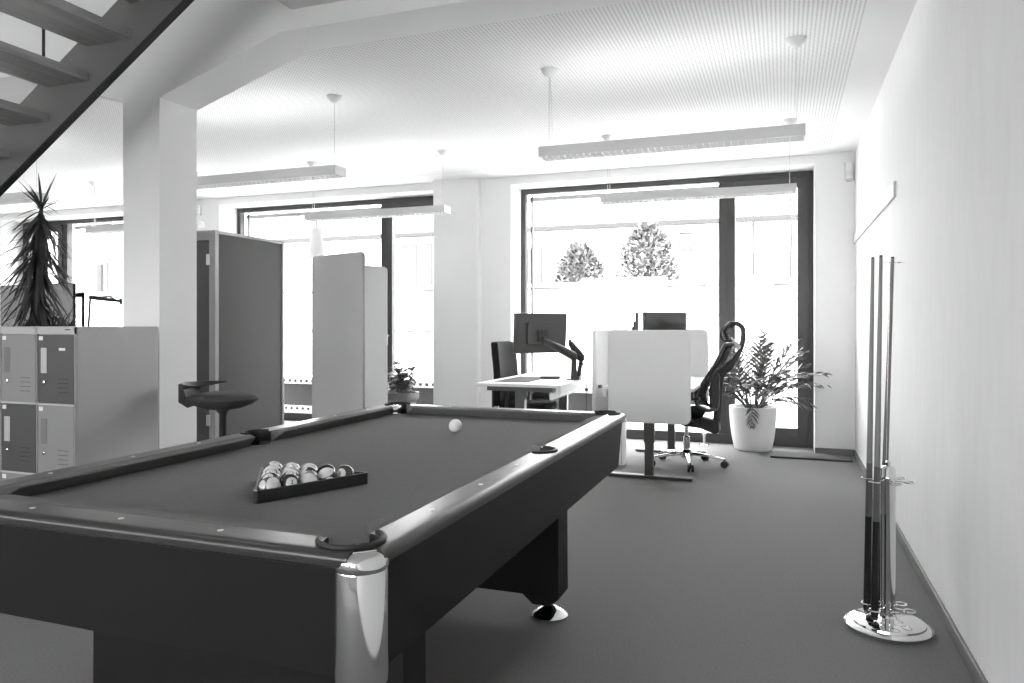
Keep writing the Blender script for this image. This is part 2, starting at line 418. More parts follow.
# wooden rails: four mitred lengths with a rounded outer edge
IW = .085
def railprof(outer, inner):
    """profile in (offset outward from inner edge, z)"""
    pr = [(0, .760), (0, .799), (.002, .80)]
    Wd = outer-inner
    for k in range(7):
        a = math.radians(90-90*k/6); pr.append((Wd-.016+.016*math.cos(a), .784+.016*math.sin(a)))
    pr += [(Wd-.001, .772), (Wd-.012, .766), (Wd-.014, .760)]
    return pr
def rail(ax, sgn):
    o_, i_, L = (hx, hx-IW, hy) if ax == 'x' else (hy, hy-IW, hx)
    mb = MB(); pr = railprof(o_, i_); n = len(pr); vs = []
    for e in (-1, 1):
        for d, z in pr:
            cr = sgn*(i_+d); al = e*(L-(o_-i_-d))
            vs.append((cr, al, z) if ax == 'x' else (al, cr, z))
    fs = [tuple(range(n)), tuple(range(2*n-1, n-1, -1))] + [(i, (i+1) % n, (i+1) % n+n, i+n) for i in range(n)]
    mb.add(vs, fs)
    r = obj('rail', mb, M_rail, pt); cut(r, cutters+ccut)
    for f in r.data.polygons: f.use_smooth = True
    r.data.set_sharp_from_angle(angle=.5)
for ax, sg in (('x', 1), ('x', -1), ('y', 1), ('y', -1)): rail(ax, sg)
# cushions (cloth covered), six, nose overhanging the bed
def cushion(axis, sg, a, b, ca, cb):
    """from a to b along the rail; ca/cb how much the nose is shortened at each end."""
    inner = (hx if axis == 'x' else hy)-IW; nose = .047
    P = [(inner+.002, ZB), (inner+.002, .799), (inner-.012, .801), (inner-nose+.004, .800), (inner-nose, .796), (inner-nose+.002, .792), (inner-nose+.042, ZB)]
    vs = []
    for e, cc in ((a, ca), (b, cb)):
        for d, z in P:
            t = (inner-d)/nose; al = e+cc*t
            vs.append((sg*d, al, z) if axis == 'x' else (al, sg*d, z))
    n = len(P)
    fs = [tuple(range(n)), tuple(range(2*n-1, n-1, -1))] + [(i, (i+1) % n, (i+1) % n+n, i+n) for i in range(n)]
    obj('cushion', MB().add(vs, fs), M_cloth, pt)
for sg in (1, -1):
    cushion('x', sg, -1.065, -.045, .06, -.022); cushion('x', sg, .085, 1.065, .022, -.06)
    cushion('y', sg, -.513, .513, .06, -.06)
# pocket liners
for (cx, cy) in pocketc:
    a = math.degrees(math.atan2(math.copysign(1, cy), math.copysign(1, cx)))
    obj('pocket_liner', MB().tube(arc((cx, cy), .064, a-112, a+112, 26, .8035), .0068, 8, flat=.9), M_rubber, pt, smooth=True)
    obj('pocket_cup', MB().lathe([(.040, .665), (.0545, .690), (.0550, .716), (.050, .714), (.035, .672)], 24, cx, cy), M_rubber, pt, smooth=True)
for (cx, cy) in pockets_s:
    a = 0 if cx > 0 else 180
    obj('pocket_liner', MB().tube(arc((cx, cy), .058, a-96, a+96, 22, .802), .007, 8, flat=.7), M_rubber, pt, smooth=True)
    obj('pocket_cup', MB().lathe([(.036, .665), (.050, .690), (.0510, .716), (.046, .714), (.032, .672)], 24, cx, cy), M_rubber, pt, smooth=True)
# chrome corner caps
for sx in (1, -1):
    for sy in (1, -1):
        cx, cy = sx*(hx-cor), sy*(hy-cor)
        cap = obj('corner_cap', MB().lathe([(.047, .535), (.0515, .542), (.052, .56), (.052, .757), (.0512, .760), (.0536, .764), (.0542, .771), (.0530, .780), (.0500, .789), (.044, .794), (.036, .7965), (.018, .7975)], 40, cx, cy), M_chrome, pt, smooth=True)
        d = Vector((-sx, -sy, 0)).normalized(); s = Vector((-d.y, d.x, 0)); o_ = Vector((cx, cy, 0))
        q = [o_+d*(-.030)+s*.024, o_+d*(-.030)-s*.024, o_+d*(-.007)-s*.016, o_+d*(-.007)+s*.016]
        obj('cap_tongue', MB().prism([(p.x, p.y) for p in q], .7965, .7995, 'z'), M_chrome, cap, bevel=.002)
# legs: a broad panel across each end, notched below, with levelling feet
for y0, y1 in ((-.80, -.68), (.52, .66)):
    P = [(-.508, .10), (-.473, .067), (-.40, .067), (-.355, .105), (.355, .105), (.40, .067), (.473, .067), (.512, .10), (.509, .552), (-.505, .552)]
    lp = obj('leg_panel', MB().prism(P, y0, y1, 'y'), M_lam, pt)
    for sx in (1, -1):
        obj('foot', MB().lathe([(.076, 0), (.078, .010), (.072, .018), (.045, .034), (.022, .046), (.018, .050), (.018, .068)], 32, sx*.452, (y0+y1)/2), M_chrome, lp, smooth=True)
for sx in (1, -1):
    for k in (-3, -2, -1, 1, 2, 3): obj('sight', MB().lathe([(.0065, .799), (.0065, .8012), (.002, .8016)], 14, sx*.615, .02+k*.29), M_sight, pt)
for sy in (1, -1):
    for k in (-1, 0, 1): obj('sight', MB().lathe([(.0065, .799), (.0065, .8012), (.002, .8016)], 14, k*.275, sy*(hy-.048)), M_sight, pt)

# ------------------------------------------------------------------ rack and balls
A, B_, Cc = Vector((-1.307, 1.588)), Vector((-1.157, 1.922)), Vector((-1.52, 1.885))
G = (A+B_+Cc)/3; u = (B_-A).normalized(); nn = Vector((-u.y, u.x))
R = .0294; p = 2*R+.0004
def rtri(side, rad, n=6):
    """rounded triangle around the origin, base towards -nn, points in world axes"""
    h = side*math.sqrt(3)/2; vs = [(-side/2, -h/3), (side/2, -h/3), (0, 2*h/3)]; out = []
    for i, (x, y) in enumerate(vs):
        L = math.hypot(x, y); cx, cy = x*(1-2*rad/L), y*(1-2*rad/L); a0 = math.atan2(y, x)
        for k in range(n+1):
            a = a0-PI/3+2*PI/3*k/n; out.append((cx+rad*math.cos(a), cy+rad*math.sin(a)))
    return [(q[0]*u.x+q[1]*nn.x, q[0]*u.y+q[1]*nn.y) for q in out]
s_in = 4*p+2*R*math.sqrt(3)+.003; t = .009
o_, i_ = rtri(s_in+2*math.sqrt(3)*t, .011), rtri(s_in, .004)
n = len(o_); vs = [(x, y, z) for z in (0, .034) for x, y in o_] + [(x, y, z) for z in (0, .034) for x, y in i_]
fs = []
for k in range(n):
    j = (k+1) % n
    fs += [(k, j, n+j, n+k), (2*n+k, 3*n+k, 3*n+j, 2*n+j), (n+k, n+j, 3*n+j, 3*n+k), (k, 2*n+k, 2*n+j, j)]
rk = obj('ball_rack', MB().add(vs, fs), M_rack, None, bevel=.002, loc=(G.x, G.y, ZB))
tag(rk, 'black triangular ball rack lying full of balls on the grey cloth', 'ball rack')

def ball_mat(num, v):
    m = bpy.data.materials.new('ball %d' % num); m.use_nodes = True
    nt = m.node_tree; b = nt.nodes['Principled BSDF']; b.inputs['Roughness'].default_value = .08; b.inputs['Coat Weight'].default_value = .0
    if num == 0:
        b.inputs['Base Color'].default_value = (v, v, v, 1); return m
    tc = nt.nodes.new('ShaderNodeTexCoord'); sp = nt.nodes.new('ShaderNodeSeparateXYZ'); nt.links.new(tc.outputs['Object'], sp.inputs[0])
    def mth(op, a, bb):
        n = nt.nodes.new('ShaderNodeMath'); n.operation = op
        for i, q in enumerate((a, bb)):
            if isinstance(q, (int, float)): n.inputs[i].default_value = q
            else: nt.links.new(q, n.inputs[i])
        return n.outputs[0]
    ax = mth('ABSOLUTE', sp.outputs['X'], 0); az = mth('ABSOLUTE', sp.outputs['Z'], 0)
    white = mth('GREATER_THAN', ax, R*.86)
    if num > 8: white = mth('MAXIMUM', white, mth('GREATER_THAN', az, R*.55))
    mx = nt.nodes.new('ShaderNodeMix'); mx.data_type = 'RGBA'
    mx.inputs['A'].default_value = (v, v, v, 1); mx.inputs['B'].default_value = (.68, .68, .68, 1)
    nt.links.new(white, mx.inputs['Factor']); nt.links.new(mx.outputs['Result'], b.inputs['Base Color'])
    return m
SH = {1: .45, 2: .04, 3: .10, 4: .05, 5: .22, 6: .06, 7: .07, 8: .012}
M_num = mat('ball number ink', .012, .2)
def text_mesh(txt, size):
    cu = bpy.data.curves.new('t', 'FONT'); cu.body = txt; cu.size = size; cu.align_x = 'CENTER'; cu.align_y = 'CENTER'; cu.resolution_u = 3
    o = bpy.data.objects.new('t', cu); C.objects.link(o)
    dg = bpy.context.evaluated_depsgraph_get(); dg.update()
    me = bpy.data.meshes.new_from_object(o.evaluated_get(dg)); bpy.data.objects.remove(o); bpy.data.curves.remove(cu)
    return me
def ball(num, loc, face, up, label):
    """face: direction of the number spot (+x of the ball); up: roughly the stripe axis (+z)."""
    v = .72 if num == 0 else SH[(num-1) % 8+1]
    name = 'cue_ball' if num == 0 else 'pool_ball'
    o = obj(name, MB().sphere(R, nu=36, nv=20), ball_mat(num, v), None, smooth=True, loc=loc)
    fx = Vector(face).normalized(); uz = Vector(up); uz = (uz-fx*uz.dot(fx)).normalized(); yv = uz.cross(fx)
    o.rotation_euler = Matrix((fx, yv, uz)).transposed().to_euler()
    tag(o, label, 'ball', None if num == 0 else 'racked pool balls')
    if num:
        for s in (1, -1):
            me = text_mesh(str(num), R*.52)
            for q in me.vertices:
                y, z = q.co.x*s, q.co.y
                x = s*math.sqrt(max(R*R-y*y-z*z, 0))*1.006; q.co = Vector((x, y, z))
            me.materials.append(M_num)
            t = bpy.data.objects.new('number', me); C.objects.link(t); t.parent = o
    return o
camdir = Vector((0.55, -.72, .42))
def rowpos(k, j):
    q = u*((j-(4-k)/2)*p)+nn*((k-4/3)*.866*p)
    return (G.x+q.x, G.y+q.y, ZB+R)
U3, N3, Z3 = Vector((u.x, u.y, 0)), Vector((nn.x, nn.y, 0)), Vector((0, 0, 1))
RW = ['nearest the camera', 'second', 'third', 'fourth', 'last']
BALLS = [  # row, place, number, facing, up, what is seen
 (0, 0, 11, (-.3, -.9, .35), (.75, -.5, .45), 'striped ball showing its white cap at left corner of the black rack'),
 (0, 1, 2, (.70, -.6, .35), (0, 0, 1), 'dark solid ball, second from left along the front of the rack'),
 (0, 2, 13, (-.6, -.35, .9), (.55, -.72, .0), 'striped ball with big white cap, middle of the front row in the rack'),
 (0, 3, 10, (-.6, .5, .2), (.5, -.70, .42), 'white capped striped ball, fourth along the front of the rack'),
 (0, 4, 6, (.10, -.85, .30), (0, .2, 1), 'dark solid ball with white number spot at right corner of the rack'),
 (1, 0, 7, (.2, -.75, .75), (0, .5, .8), 'dark ball with white number spot behind the left corner ball'),
 (1, 1, 12, (.5, -.5, .8), (-.6, -.1, .8), 'striped ball, second in the second row of the rack'),
 (1, 2, 4, (-.4, -.5, .75), (0, .5, .8), 'dark solid ball, third in the second row of the rack'),
 (1, 3, 8, (.2, .5, .75), (0, .5, .8), 'black ball, fourth in the second row of the rack'),
 (2, 0, 14, (.3, -.5, .8), (.8, .4, .3), 'striped ball, first in the middle row of the rack'),
 (2, 1, 1, (.2, -.5, .8), (0, .5, .8), 'light solid ball, in the very middle of the rack'),
 (2, 2, 9, (.2, .7, .5), (.7, -.3, .5), 'striped ball, last in the middle row of the rack'),
 (3, 0, 15, (.6, .6, .2), (-.1, -.2, 1), 'striped ball at far left of the rack, one of the last pair'),
 (3, 1, 5, (.4, -.4, .8), (0, .5, .8), 'mid grey solid ball beside the far corner ball of the rack'),
 (4, 0, 3, (.3, -.2, .9), (0, .5, .8), 'dark solid ball in the far corner of the rack'),
]
for k, j, num, fc, upv, lab in BALLS: ball(num, rowpos(k, j), fc, upv, lab)
ball(0, (-1.353, 2.96, ZB+R), (1, 0, 0), (0, 0, 1), 'white cue ball alone on the far half of the grey cloth')

# ------------------------------------------------------------------ lockers
lk = thing('locker_cabinet', 'grey metal locker cabinet with light and dark doors beside the white pillar', 'lockers', (-3.215, 2.63, 0))
cw, cd, cht = .257, .50, 1.222
ncol = 3; Wt = ncol*cw+.012
body = MB().box(-Wt, 0, .004, cd, .03, cht).box(-Wt+.02, -.02, .03, cd-.02, 0, .03)
obj('body', body, M_locker, lk, bevel=.004)
fr = MB()
for k in range(ncol+1): fr.box(-.008-k*cw-(0.002 if k else 0)+.002, -k*cw-(.0 if k == 0 else .002)+.002 if k else 0, -.006, .004, .06, cht-.005)
fr.box(-Wt, 0, -.006, .004, cht-.035, cht-.002)
rows = [(.845, 1.183), (.495, .835), (.145, .485)]
for z in (.84, .49, .14): fr.box(-Wt, 0, -.006, .004, z-.006, z+.006)
obj('front_frame', fr, M_locker, lk)
dark = {(0, 0), (1, 1), (2, 0), (0, 2), (2, 2)}
for c in range(ncol):
    for r, (z0, z1) in enumerate(rows):
        x1 = -.004-c*cw; x0 = x1-cw+.017
        m = M_lockdark if (c, r) in dark else M_lockdoor
        d = MB().box(x0, x1, -.010, -.0055, z0, z1)
        do = obj('door', d, m, lk, bevel=.002)
        if (c, r) in dark: do['label'] = 'dark grey door'
        hx0 = x0+.022
        obj('handle', MB().box(hx0, hx0+.040, -.0125, -.010, z1-.19, z1-.065), M_handle if (c, r) in dark else M_deskleg2, do, bevel=.001)
        obj('lock', MB().lathe([(.009, 0), (.009, .007), (.004, .008)], 14).xf(Matrix.Translation((hx0+.024, -.010, z1-.235)) @ Matrix.Rotation(PI/2, 4, 'X')), M_chrome, do)
        obj('number_tag', MB().box(x0+.008, x0+.034, -.0115, -.010, z1-.028, z1-.008), M_ivory, do)
        sl = MB()
        for q in range(4): sl.box(x0+.135, x0+.205, -.0108, -.010, z0+.055+q*.022, z0+.0585+q*.022)
        obj('vent_slots', sl, M_slot if (c, r) in dark else M_deskleg, do)
obj('maker_plate', MB().box(-.065, -.030, -.008, -.006, cht-.018, cht-.012), M_deskleg, lk)
obj('sticker', MB().box(-.10, -.060, -.0118, -.010, 1.105, 1.118), M_ivory, lk)

# ------------------------------------------------------------------ bar stool
bs = thing('bar_stool', 'grey upholstered bar stool with low wrap back beside the white pillar', 'bar stool', (-2.93, 3.305, 0))
def lens(rx, ry, prof, n=36):
    mb = MB(); mb.lathe(prof, n); return mb.xf(Matrix.Diagonal((rx, ry, 1, 1)))
seat = lens(1.0, .95, [(.03, .760), (.10, .768), (.16, .790), (.192, .812), (.198, .822), (.190, .832), (.15, .848), (.09, .856), (.02, .858)])
obj('seat', seat, M_stoolf, bs, smooth=True)
# wrap back: a band rising at the back of the seat, direction towards the pillar
rows = []; rows2 = []
phi0 = math.radians(195)
def bp(a, r, z): return (r*math.cos(phi0+a), r*math.sin(phi0+a), z)
bands = MB()
N = 28
inner = []; outer = []
for k in range(N+1):
    a = math.radians(-72+144*k/N); e = abs(a)/math.radians(72)
    zt = .912-.006*e; zb_ = .872+.030*e*e
    bands_r = .178+.022*(1-e)
    inner.append([bp(a, bands_r, zb_), bp(a, bands_r+.012, zt)]); outer.append([bp(a, bands_r+.022, zb_), bp(a, bands_r+.026, zt)])
vs = []
for k in range(N+1): vs += [inner[k][0], inner[k][1], outer[k][1], outer[k][0]]
fs = [(4*k+i, 4*k+(i+1) % 4, 4*k+4+(i+1) % 4, 4*k+4+i) for k in range(N) for i in range(4)] + [(0, 1, 2, 3), (4*N+3, 4*N+2, 4*N+1, 4*N)]
obj('backrest', bands.add(vs, fs), M_plast, bs, smooth=True, bevel=.004)
bk = MB(); vs = []
for k in range(9):
    a = math.radians(-26+52*k/8)
    vs += [bp(a, .15, .785), bp(a, .175, .802), bp(a, .205, .890), bp(a, .226, .908), bp(a, .226, .808), bp(a, .18, .775)]
fs = [(6*k+i, 6*k+(i+1) % 6, 6*k+6+(i+1) % 6, 6*k+6+i) for k in range(8) for i in range(6)] + [(0, 1, 2, 3, 4, 5), tuple(range(53, 47, -1))]
obj('back_support', bk.add(vs, fs), M_plast, bs, smooth=True)
obj('column', MB().lathe([(.024, .02), (.024, .46), (.018, .465), (.018, .73), (.035, .752), (.05, .765)], 20), M_plast, bs, smooth=True)
obj('foot_ring', MB().tube(arc((0, 0), .17, 0, 345, 28, .30), .010, 8, closed=False), M_chrome, bs, smooth=True)
obj('ring_spokes', MB().tube([(-.17, 0, .30), (.17, 0, .30)], .008, 8), M_chrome, bs)
obj('base', MB().lathe([(.215, 0), (.215, .008), (.19, .014), (.06, .022), (.03, .04), (.026, .06)], 36), M_plast, bs, smooth=True)

# ------------------------------------------------------------------ acoustic booth cabinet
bo = thing('acoustic_booth', 'tall charcoal box cabinet with light edge frame behind the bar stool', 'cabinet', (-4.92, 5.44, 0))
BW, BD, BH = .93, 1.0, 2.105
obj('shell', MB().box(-BW, 0, .06, BD, .02, BH-.03).box(-BW+.05, -.05, .1, BD-.05, 0, .02), M_booth, bo)
obj('side_frame', MB().box(0, .012, 0, .035, .02, BH).box(0, .012, BD-.03, BD, .02, BH).box(0, .012, .035, BD-.03, BH-.03, BH).box(0, .012, .035, BD-.03, .02, .06), M_boothf, bo, bevel=.002)
obj('top_panel', MB().box(-BW, 0, 0, BD, BH-.03, BH), M_boothf, bo, bevel=.003)
obj('front_post', MB().box(-.06, 0, 0, .06, .02, BH-.03).box(-BW, -BW+.06, 0, .06, .02, BH-.03), M_boothf, bo, bevel=.003)
for z in (.02, BH-.09): obj('front_rail', MB().box(-BW+.06, -.06, 0, .05, z, z+.06), M_boothf, bo)
dr = obj('door', MB().box(-BW+.065, -.065, .015, .055, .085, BH-.095), M_boothd, bo, bevel=.002)
for z in (.35, BH-.27): obj('hinge', MB().box(-.085, -.045, -.012, .004, z-.05, z+.05), M_brush, dr, bevel=.003)
obj('door_handle', MB().tube([(-BW+.14, .015, 1.0), (-BW+.14, -.03, 1.0), (-BW+.14, -.03, 1.2), (-BW+.14, .015, 1.2)], .009, 8), M_brush, dr)

# ------------------------------------------------------------------ standing acoustic screens
def screen(name, corner, ang, width, H, label, felt=None):
    """corner: the right-hand edge; ang: world direction the panel runs away from it."""
    r = thing(name, label, 'acoustic screen', (corner[0], corner[1], 0), ang, 'tall felt screens')
    pn = MB().prism([(q[0]+width/2, q[1]+H/2+.02) for q in rrect(width, H-.02, .035)], -.016, .016, 'y')
    obj('felt_panel', pn, felt or M_felt, r, bevel=.004)
    ez = [(q[0]+width/2, .0, q[1]+H/2+.02) for q in rrect(width+.002, H-.018, .036)]
    obj('edge_piping', MB().tube(ez, .0045, 6, closed=True), M_boothf, r)
    for x in (.12, width-.12): obj('foot', MB().box(x-.03, x+.03, -.20, .20, 0, .012).box(x-.02, x+.02, -.022, .022, .012, .03), M_deskleg, r, bevel=.003)
    return r
screen('acoustic_screen', (-3.12, 5.09), math.radians(160), .68, 1.80, 'wide light grey felt screen with rounded corners standing left of the plant')
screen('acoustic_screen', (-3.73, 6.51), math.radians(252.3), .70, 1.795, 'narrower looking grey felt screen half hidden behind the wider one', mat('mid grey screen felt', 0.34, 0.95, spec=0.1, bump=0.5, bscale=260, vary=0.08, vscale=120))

# ------------------------------------------------------------------ plants
def leaf_blade(mb, base, d, L, w, droop, up=Vector((0, 0, 1)), seg=6, fold=.0):
    d = Vector(d).normalized(); s = d.cross(up); s = s.normalized() if s.length > 1e-4 else Vector((1, 0, 0))
    p = Vector(base); rows = []; dd = d.copy()
    for k in range(seg+1):
        t = k/seg; ww = w*(math.sin(PI*min(1, .25+.75*t)) if t < 1 else .02)+.0004
        if t < .34: ww = w*(.55+.45*t/.34)
        rows.append([tuple(p-s*ww/2), tuple(p+s*ww/2)])
        dd = (dd+Vector((0, 0, -droop/seg))).normalized(); p = p+dd*(L/seg)
    mb.sheet(rows)
def frond(mb, stem, base, az, L, elev, droop, leaf=.17, n=15):
    d = Vector((math.cos(az)*math.cos(elev), math.sin(az)*math.cos(elev), math.sin(elev))); p = Vector(base); pts = [p.copy()]; dirs = [d.copy()]
    N = 18
    for k in range(N):
        d = (d+Vector((0, 0, -droop/N))).normalized(); p = p+d*(L/N); pts.append(p.copy()); dirs.append(d.copy())
    stem.tube(pts, [.007*(1-.6*k/N) for k in range(N+1)], 5)
    for k in range(n):
        f = .30+.70*k/(n-1); i = min(int(f*N), N-1); q = pts[i].lerp(pts[i+1], f*N-i) if i < N else pts[-1]
        dd = dirs[i]; s = dd.cross(Vector((0, 0, 1))); s.normalize(); upv = s.cross(dd)
        ll = leaf*math.sin(PI*(.22+.70*(k/(n-1))))+.02
        for sg in (1, -1):
            v = dd*.85+s*sg*.7+upv*random.uniform(-.25, .5); rv = upv+Vector((random.uniform(-1, 1), random.uniform(-1, 1), random.uniform(-1, 1)))*.9
            leaf_blade(mb, q, v, ll*random.uniform(.85, 1.1), .020, .55, rv, 4)
pp = thing('potted_palm', 'small palm in a big white pot by the right window', 'potted plant', (-.285, 7.68, 0))
obj('pot', MB().lathe([(.165, 0), (.178, .012), (.200, .12), (.217, .26), (.225, .40), (.226, .428), (.214, .430), (.210, .395), (.02, .39)], 40), M_pot, pp, smooth=True)
obj('soil', MB().lathe([(.02, .38), (.209, .395), (.15, .402), (.01, .405)], 28), M_soil, pp)
lv, sm = MB(), MB()
random.seed(11)
FR = [(-40, 1.05, .78, 1.3), (-15, 1.0, .80, 1.2), (8, 1.1, .78, 1.2), (-60, 1.1, .74, 1.4), (-28, 1.25, .82, .9), (-5, 1.3, .80, .9), (22, 1.2, .72, .9),
      (-85, 1.1, .66, 1.5), (-110, 1.15, .66, 1.4), (-135, 1.1, .64, 1.4), (-160, 1.05, .62, 1.4), (180, 1.15, .64, 1.2), (200, 1.0, .56, 1.3),
      (-75, 1.38, .78, .6), (-140, 1.36, .74, .6), (60, 1.4, .72, .25), (120, 1.4, .70, .25), (-20, .85, .60, 1.5), (205, 1.35, .68, .6), (-50, 1.42, .76, .5)]
for az, el, L, dr_ in FR+[(q[0]+11, q[1]-.08, q[2]*.9, q[3]) for q in FR]:
    az = math.radians(az+random.uniform(-5, 5))
    frond(lv, sm, (.05*math.cos(az), .05*math.sin(az), .39), az, L, el, dr_, leaf=.15, n=13)
for k in range(2):
    az = math.radians(-80+75*k+random.uniform(-10, 10)); frond(lv, sm, (.04*math.cos(az), .04*math.sin(az), .39), az, .40, 1.0, 3.2, leaf=.10, n=9)
for mb in (lv, sm):          # nothing grows through the glass or the window reveal
    bad = {i for i, (x, y, z) in enumerate(mb.v) if y+7.68 > 7.93 or (y+7.68 > 7.60 and x-.285 > .27)}
    mb.f = [f for f in mb.f if not bad.intersection(f)]
    for i in bad: mb.v[i] = (0, 0, .40)
obj('fronds', lv, M_palm, pp); obj('stems', sm, M_palm, pp)

py = thing('spiky_yucca', 'tall spiky yucca with drooping blades behind the lockers', 'potted plant', (-4.76, 3.60, 0))
obj('pot', MB().lathe([(.15, 0), (.16, .01), (.20, .34), (.205, .36), (.19, .36), (.185, .32), (.02, .31)], 32), M_potg, py, smooth=True)
obj('soil', MB().lathe([(.02, .30), (.184, .315), (.01, .33)], 24), M_soil, py)
obj('trunk', MB().tube(smoothpath([(0, 0, .3), (.02, .01, .9), (0, 0, 1.5), (.04, .0, 2.02)]), [.028]*11+[.022, .018, .015, .013, .012], 10), M_bark, py, smooth=True)
lv = MB(); random.seed(5)
for k in range(200):
    t = random.random(); z = 1.22+.76*t; az = random.uniform(0, 2*PI)
    el = random.uniform(-1.30, -.45)
    if random.random() < .12: el = random.uniform(-.4, .1)
    L = random.uniform(.30, .56)*(.62+.5*(1-t))
    leaf_blade(lv, (.03*math.cos(az)+.02*t, .03*math.sin(az), z), (math.cos(az)*math.cos(el), math.sin(az)*math.cos(el), math.sin(el)), L, .020, random.uniform(.2, .9), seg=6)
for k in range(34):
    z = 2.0+.05*random.random(); az = random.uniform(0, 2*PI); el = random.uniform(-.15, 1.25)
    leaf_blade(lv, (.04, 0, z), (math.cos(az)*math.cos(el), math.sin(az)*math.cos(el), math.sin(el)), random.uniform(.12, .26), .017, random.uniform(.0, .35), seg=5)
obj('leaves', lv, M_yucca, py)
lv3 = MB()
for k in range(40):
    z = 1.90+.11*random.random(); az = random.uniform(0, 2*PI); el = random.uniform(-1.2, .1)
    leaf_blade(lv3, (.035, 0, z), (math.cos(az)*math.cos(el), math.sin(az)*math.cos(el), math.sin(el)), random.uniform(.2, .42), .018, random.uniform(.2, .8), seg=5)
obj('crown_leaves', lv3, M_yucca, py)
lv2 = MB()
for k in range(46):
    az = random.uniform(0, 2*PI); el = random.uniform(.6, 1.2); r0 = .28*random.random(); bx_ = .12+.28*random.random()
    leaf_blade(lv2, (.05+bx_*.3+.05*math.cos(az), .05*math.sin(az)-.02, .95+.1*random.random()), (math.cos(az)*math.cos(el)+.12, math.sin(az)*math.cos(el)*.6, math.sin(el)), random.uniform(.30, .46), .016, random.uniform(.1, .5), seg=5)
obj('side_shoot_leaves', lv2, M_yucca, py)
obj('side_shoot_stem', MB().tube([(.03, .0, .32), (.10, .0, .7), (.12, 0, 1.0)], .016, 8), M_bark, py)

ps = thing('leafy_shrub', 'bushy small plant in a round grey planter behind the far table corner', 'potted plant', (-3.74, 6.83, 0))
obj('planter', MB().lathe([(.12, 0), (.13, .01), (.155, .44), (.175, .45), (.185, .47), (.185, .53), (.172, .53), (.165, .49), (.02, .485)], 36), M_potg, ps, smooth=True)
obj('soil', MB().lathe([(.02, .48), (.166, .495), (.01, .505)], 24), M_soil, ps)
lv = MB(); sm = MB(); random.seed(21)
for k in range(26):
    az = random.uniform(0, 2*PI); rr = .15*math.sqrt(random.random()); top = Vector((rr*math.cos(az)*1.1, rr*math.sin(az), .55+random.uniform(.14, .38)*(1-.3*rr/.15)))
    b0 = Vector((.4*top.x, .4*top.y, .49)); sm.tube([b0, b0.lerp(top, .5), top], .003, 5)
    for q in range(11):
        b = b0.lerp(top, .25+.75*random.random()); a2 = random.uniform(0, 2*PI); el = random.uniform(-.3, .9)
        leaf_blade(lv, b, (math.cos(a2)*math.cos(el), math.sin(a2)*math.cos(el), math.sin(el)), random.uniform(.06, .12), .045, .5, seg=4)
leaf_blade(lv, (.05, -.05, .60), (.94, -.3, .12), .17, .035, .2, seg=5)
leaf_blade(lv, (.05, -.05, .53), (.94, -.3, .02), .12, .035, .5, seg=5)
obj('leaves', lv, M_shrub, ps); obj('stems', sm, M_shrub, ps)

# ------------------------------------------------------------------ desks
def desk(loc, LX, LY, zt, label, side=1, group='sit-stand desks'):
    r = thing('desk', label, 'desk', loc, 0, group)
    obj('desktop', MB().box(0, LX, 0, LY, zt-.026, zt), M_desk, r, bevel=.004)
    obj('edge_channel', MB().box(LX-.03 if side > 0 else 0, LX if side > 0 else .03, .0, LY, zt-.085, zt-.0265), M_desk, r, bevel=.002)
    obj('crossbeam', MB().box(LX/2-.04, LX/2+.04, .14, LY-.14, zt-.075, zt-.027).box(.08, LX-.08, .05, .12, zt-.066, zt-.027).box(.08, LX-.08, LY-.12, LY-.05, zt-.066, zt-.027), M_deskleg, r)
    for y in (.09, LY-.09):
        lg = obj('leg', MB().box(LX/2-.042, LX/2+.042, y-.032, y+.032, .29, zt-.066).box(LX/2-.034, LX/2+.034, y-.026, y+.026, .022, .29), M_deskleg, r, bevel=.003)
        obj('foot_bar', MB().box(LX/2-.34, LX/2+.34, y-.035, y+.035, .006, .026).box(LX/2-.33, LX/2-.29, y-.02, y+.02, 0, .006).box(LX/2+.29, LX/2+.33, y-.02, y+.02, 0, .006), M_deskleg, lg, bevel=.003)
    obj('cable_tray', MB().box(LX*.58, LX*.58+.16, .2, LY-.2, zt-.15, zt-.145).box(LX*.58, LX*.58+.006, .2, LY-.2, zt-.145, zt-.088).box(LX*.58+.154, LX*.58+.16, .2, LY-.2, zt-.145, zt-.088), M_plast, r)
    return r
desk((-2.47, 5.83, 0), .75, 1.48, .735, 'white desk left of the pale screens, with a monitor seen from behind', 1)
d2 = desk((-1.37, 5.86, 0), .715, 1.42, .735, 'white desk hidden behind the pale front screen', -1)
obj('height_control', MB().box(.60, .70, .10, .20, .645, .705), M_deskleg, d2, bevel=.004)
desk((-7.0, 4.75, 0), 1.08, .66, 1.07, 'raised white desk behind the yucca at far left, hidden below its monitor', 1)

def dscreen(loc, rotz, W, H, label):
    r = thing('desk_screen', label, 'desk screen', loc, rotz, 'pale desk divider screens')
    obj('fabric_panel', MB().prism(rrect(W, H, .045), -.016, .016, 'y'), M_screenfab, r, bevel=.006)
    obj('edge_piping', MB().tube([(q[0], 0, q[1]) for q in rrect(W+.004, H+.004, .047)], .005, 6, closed=True), M_screenfab, r)
    for x in (-W/2+.08, W/2-.13): obj('bracket', MB().box(x, x+.05, .0165, .039, -.12, -.095), M_deskleg, r)
    return r
dscreen((-.995, 5.82, .825), 0, .635, .72, 'pale rounded desk screen facing the camera, in front of the mesh chair')
dscreen((-1.465, 6.63, .825), -PI/2, 1.38, .72, 'pale desk screen seen edge on, between the two desks')
dscreen((-1.005, 7.32, .825), PI, .64, .72, 'pale desk screen at the far end, left of the mesh chair back')

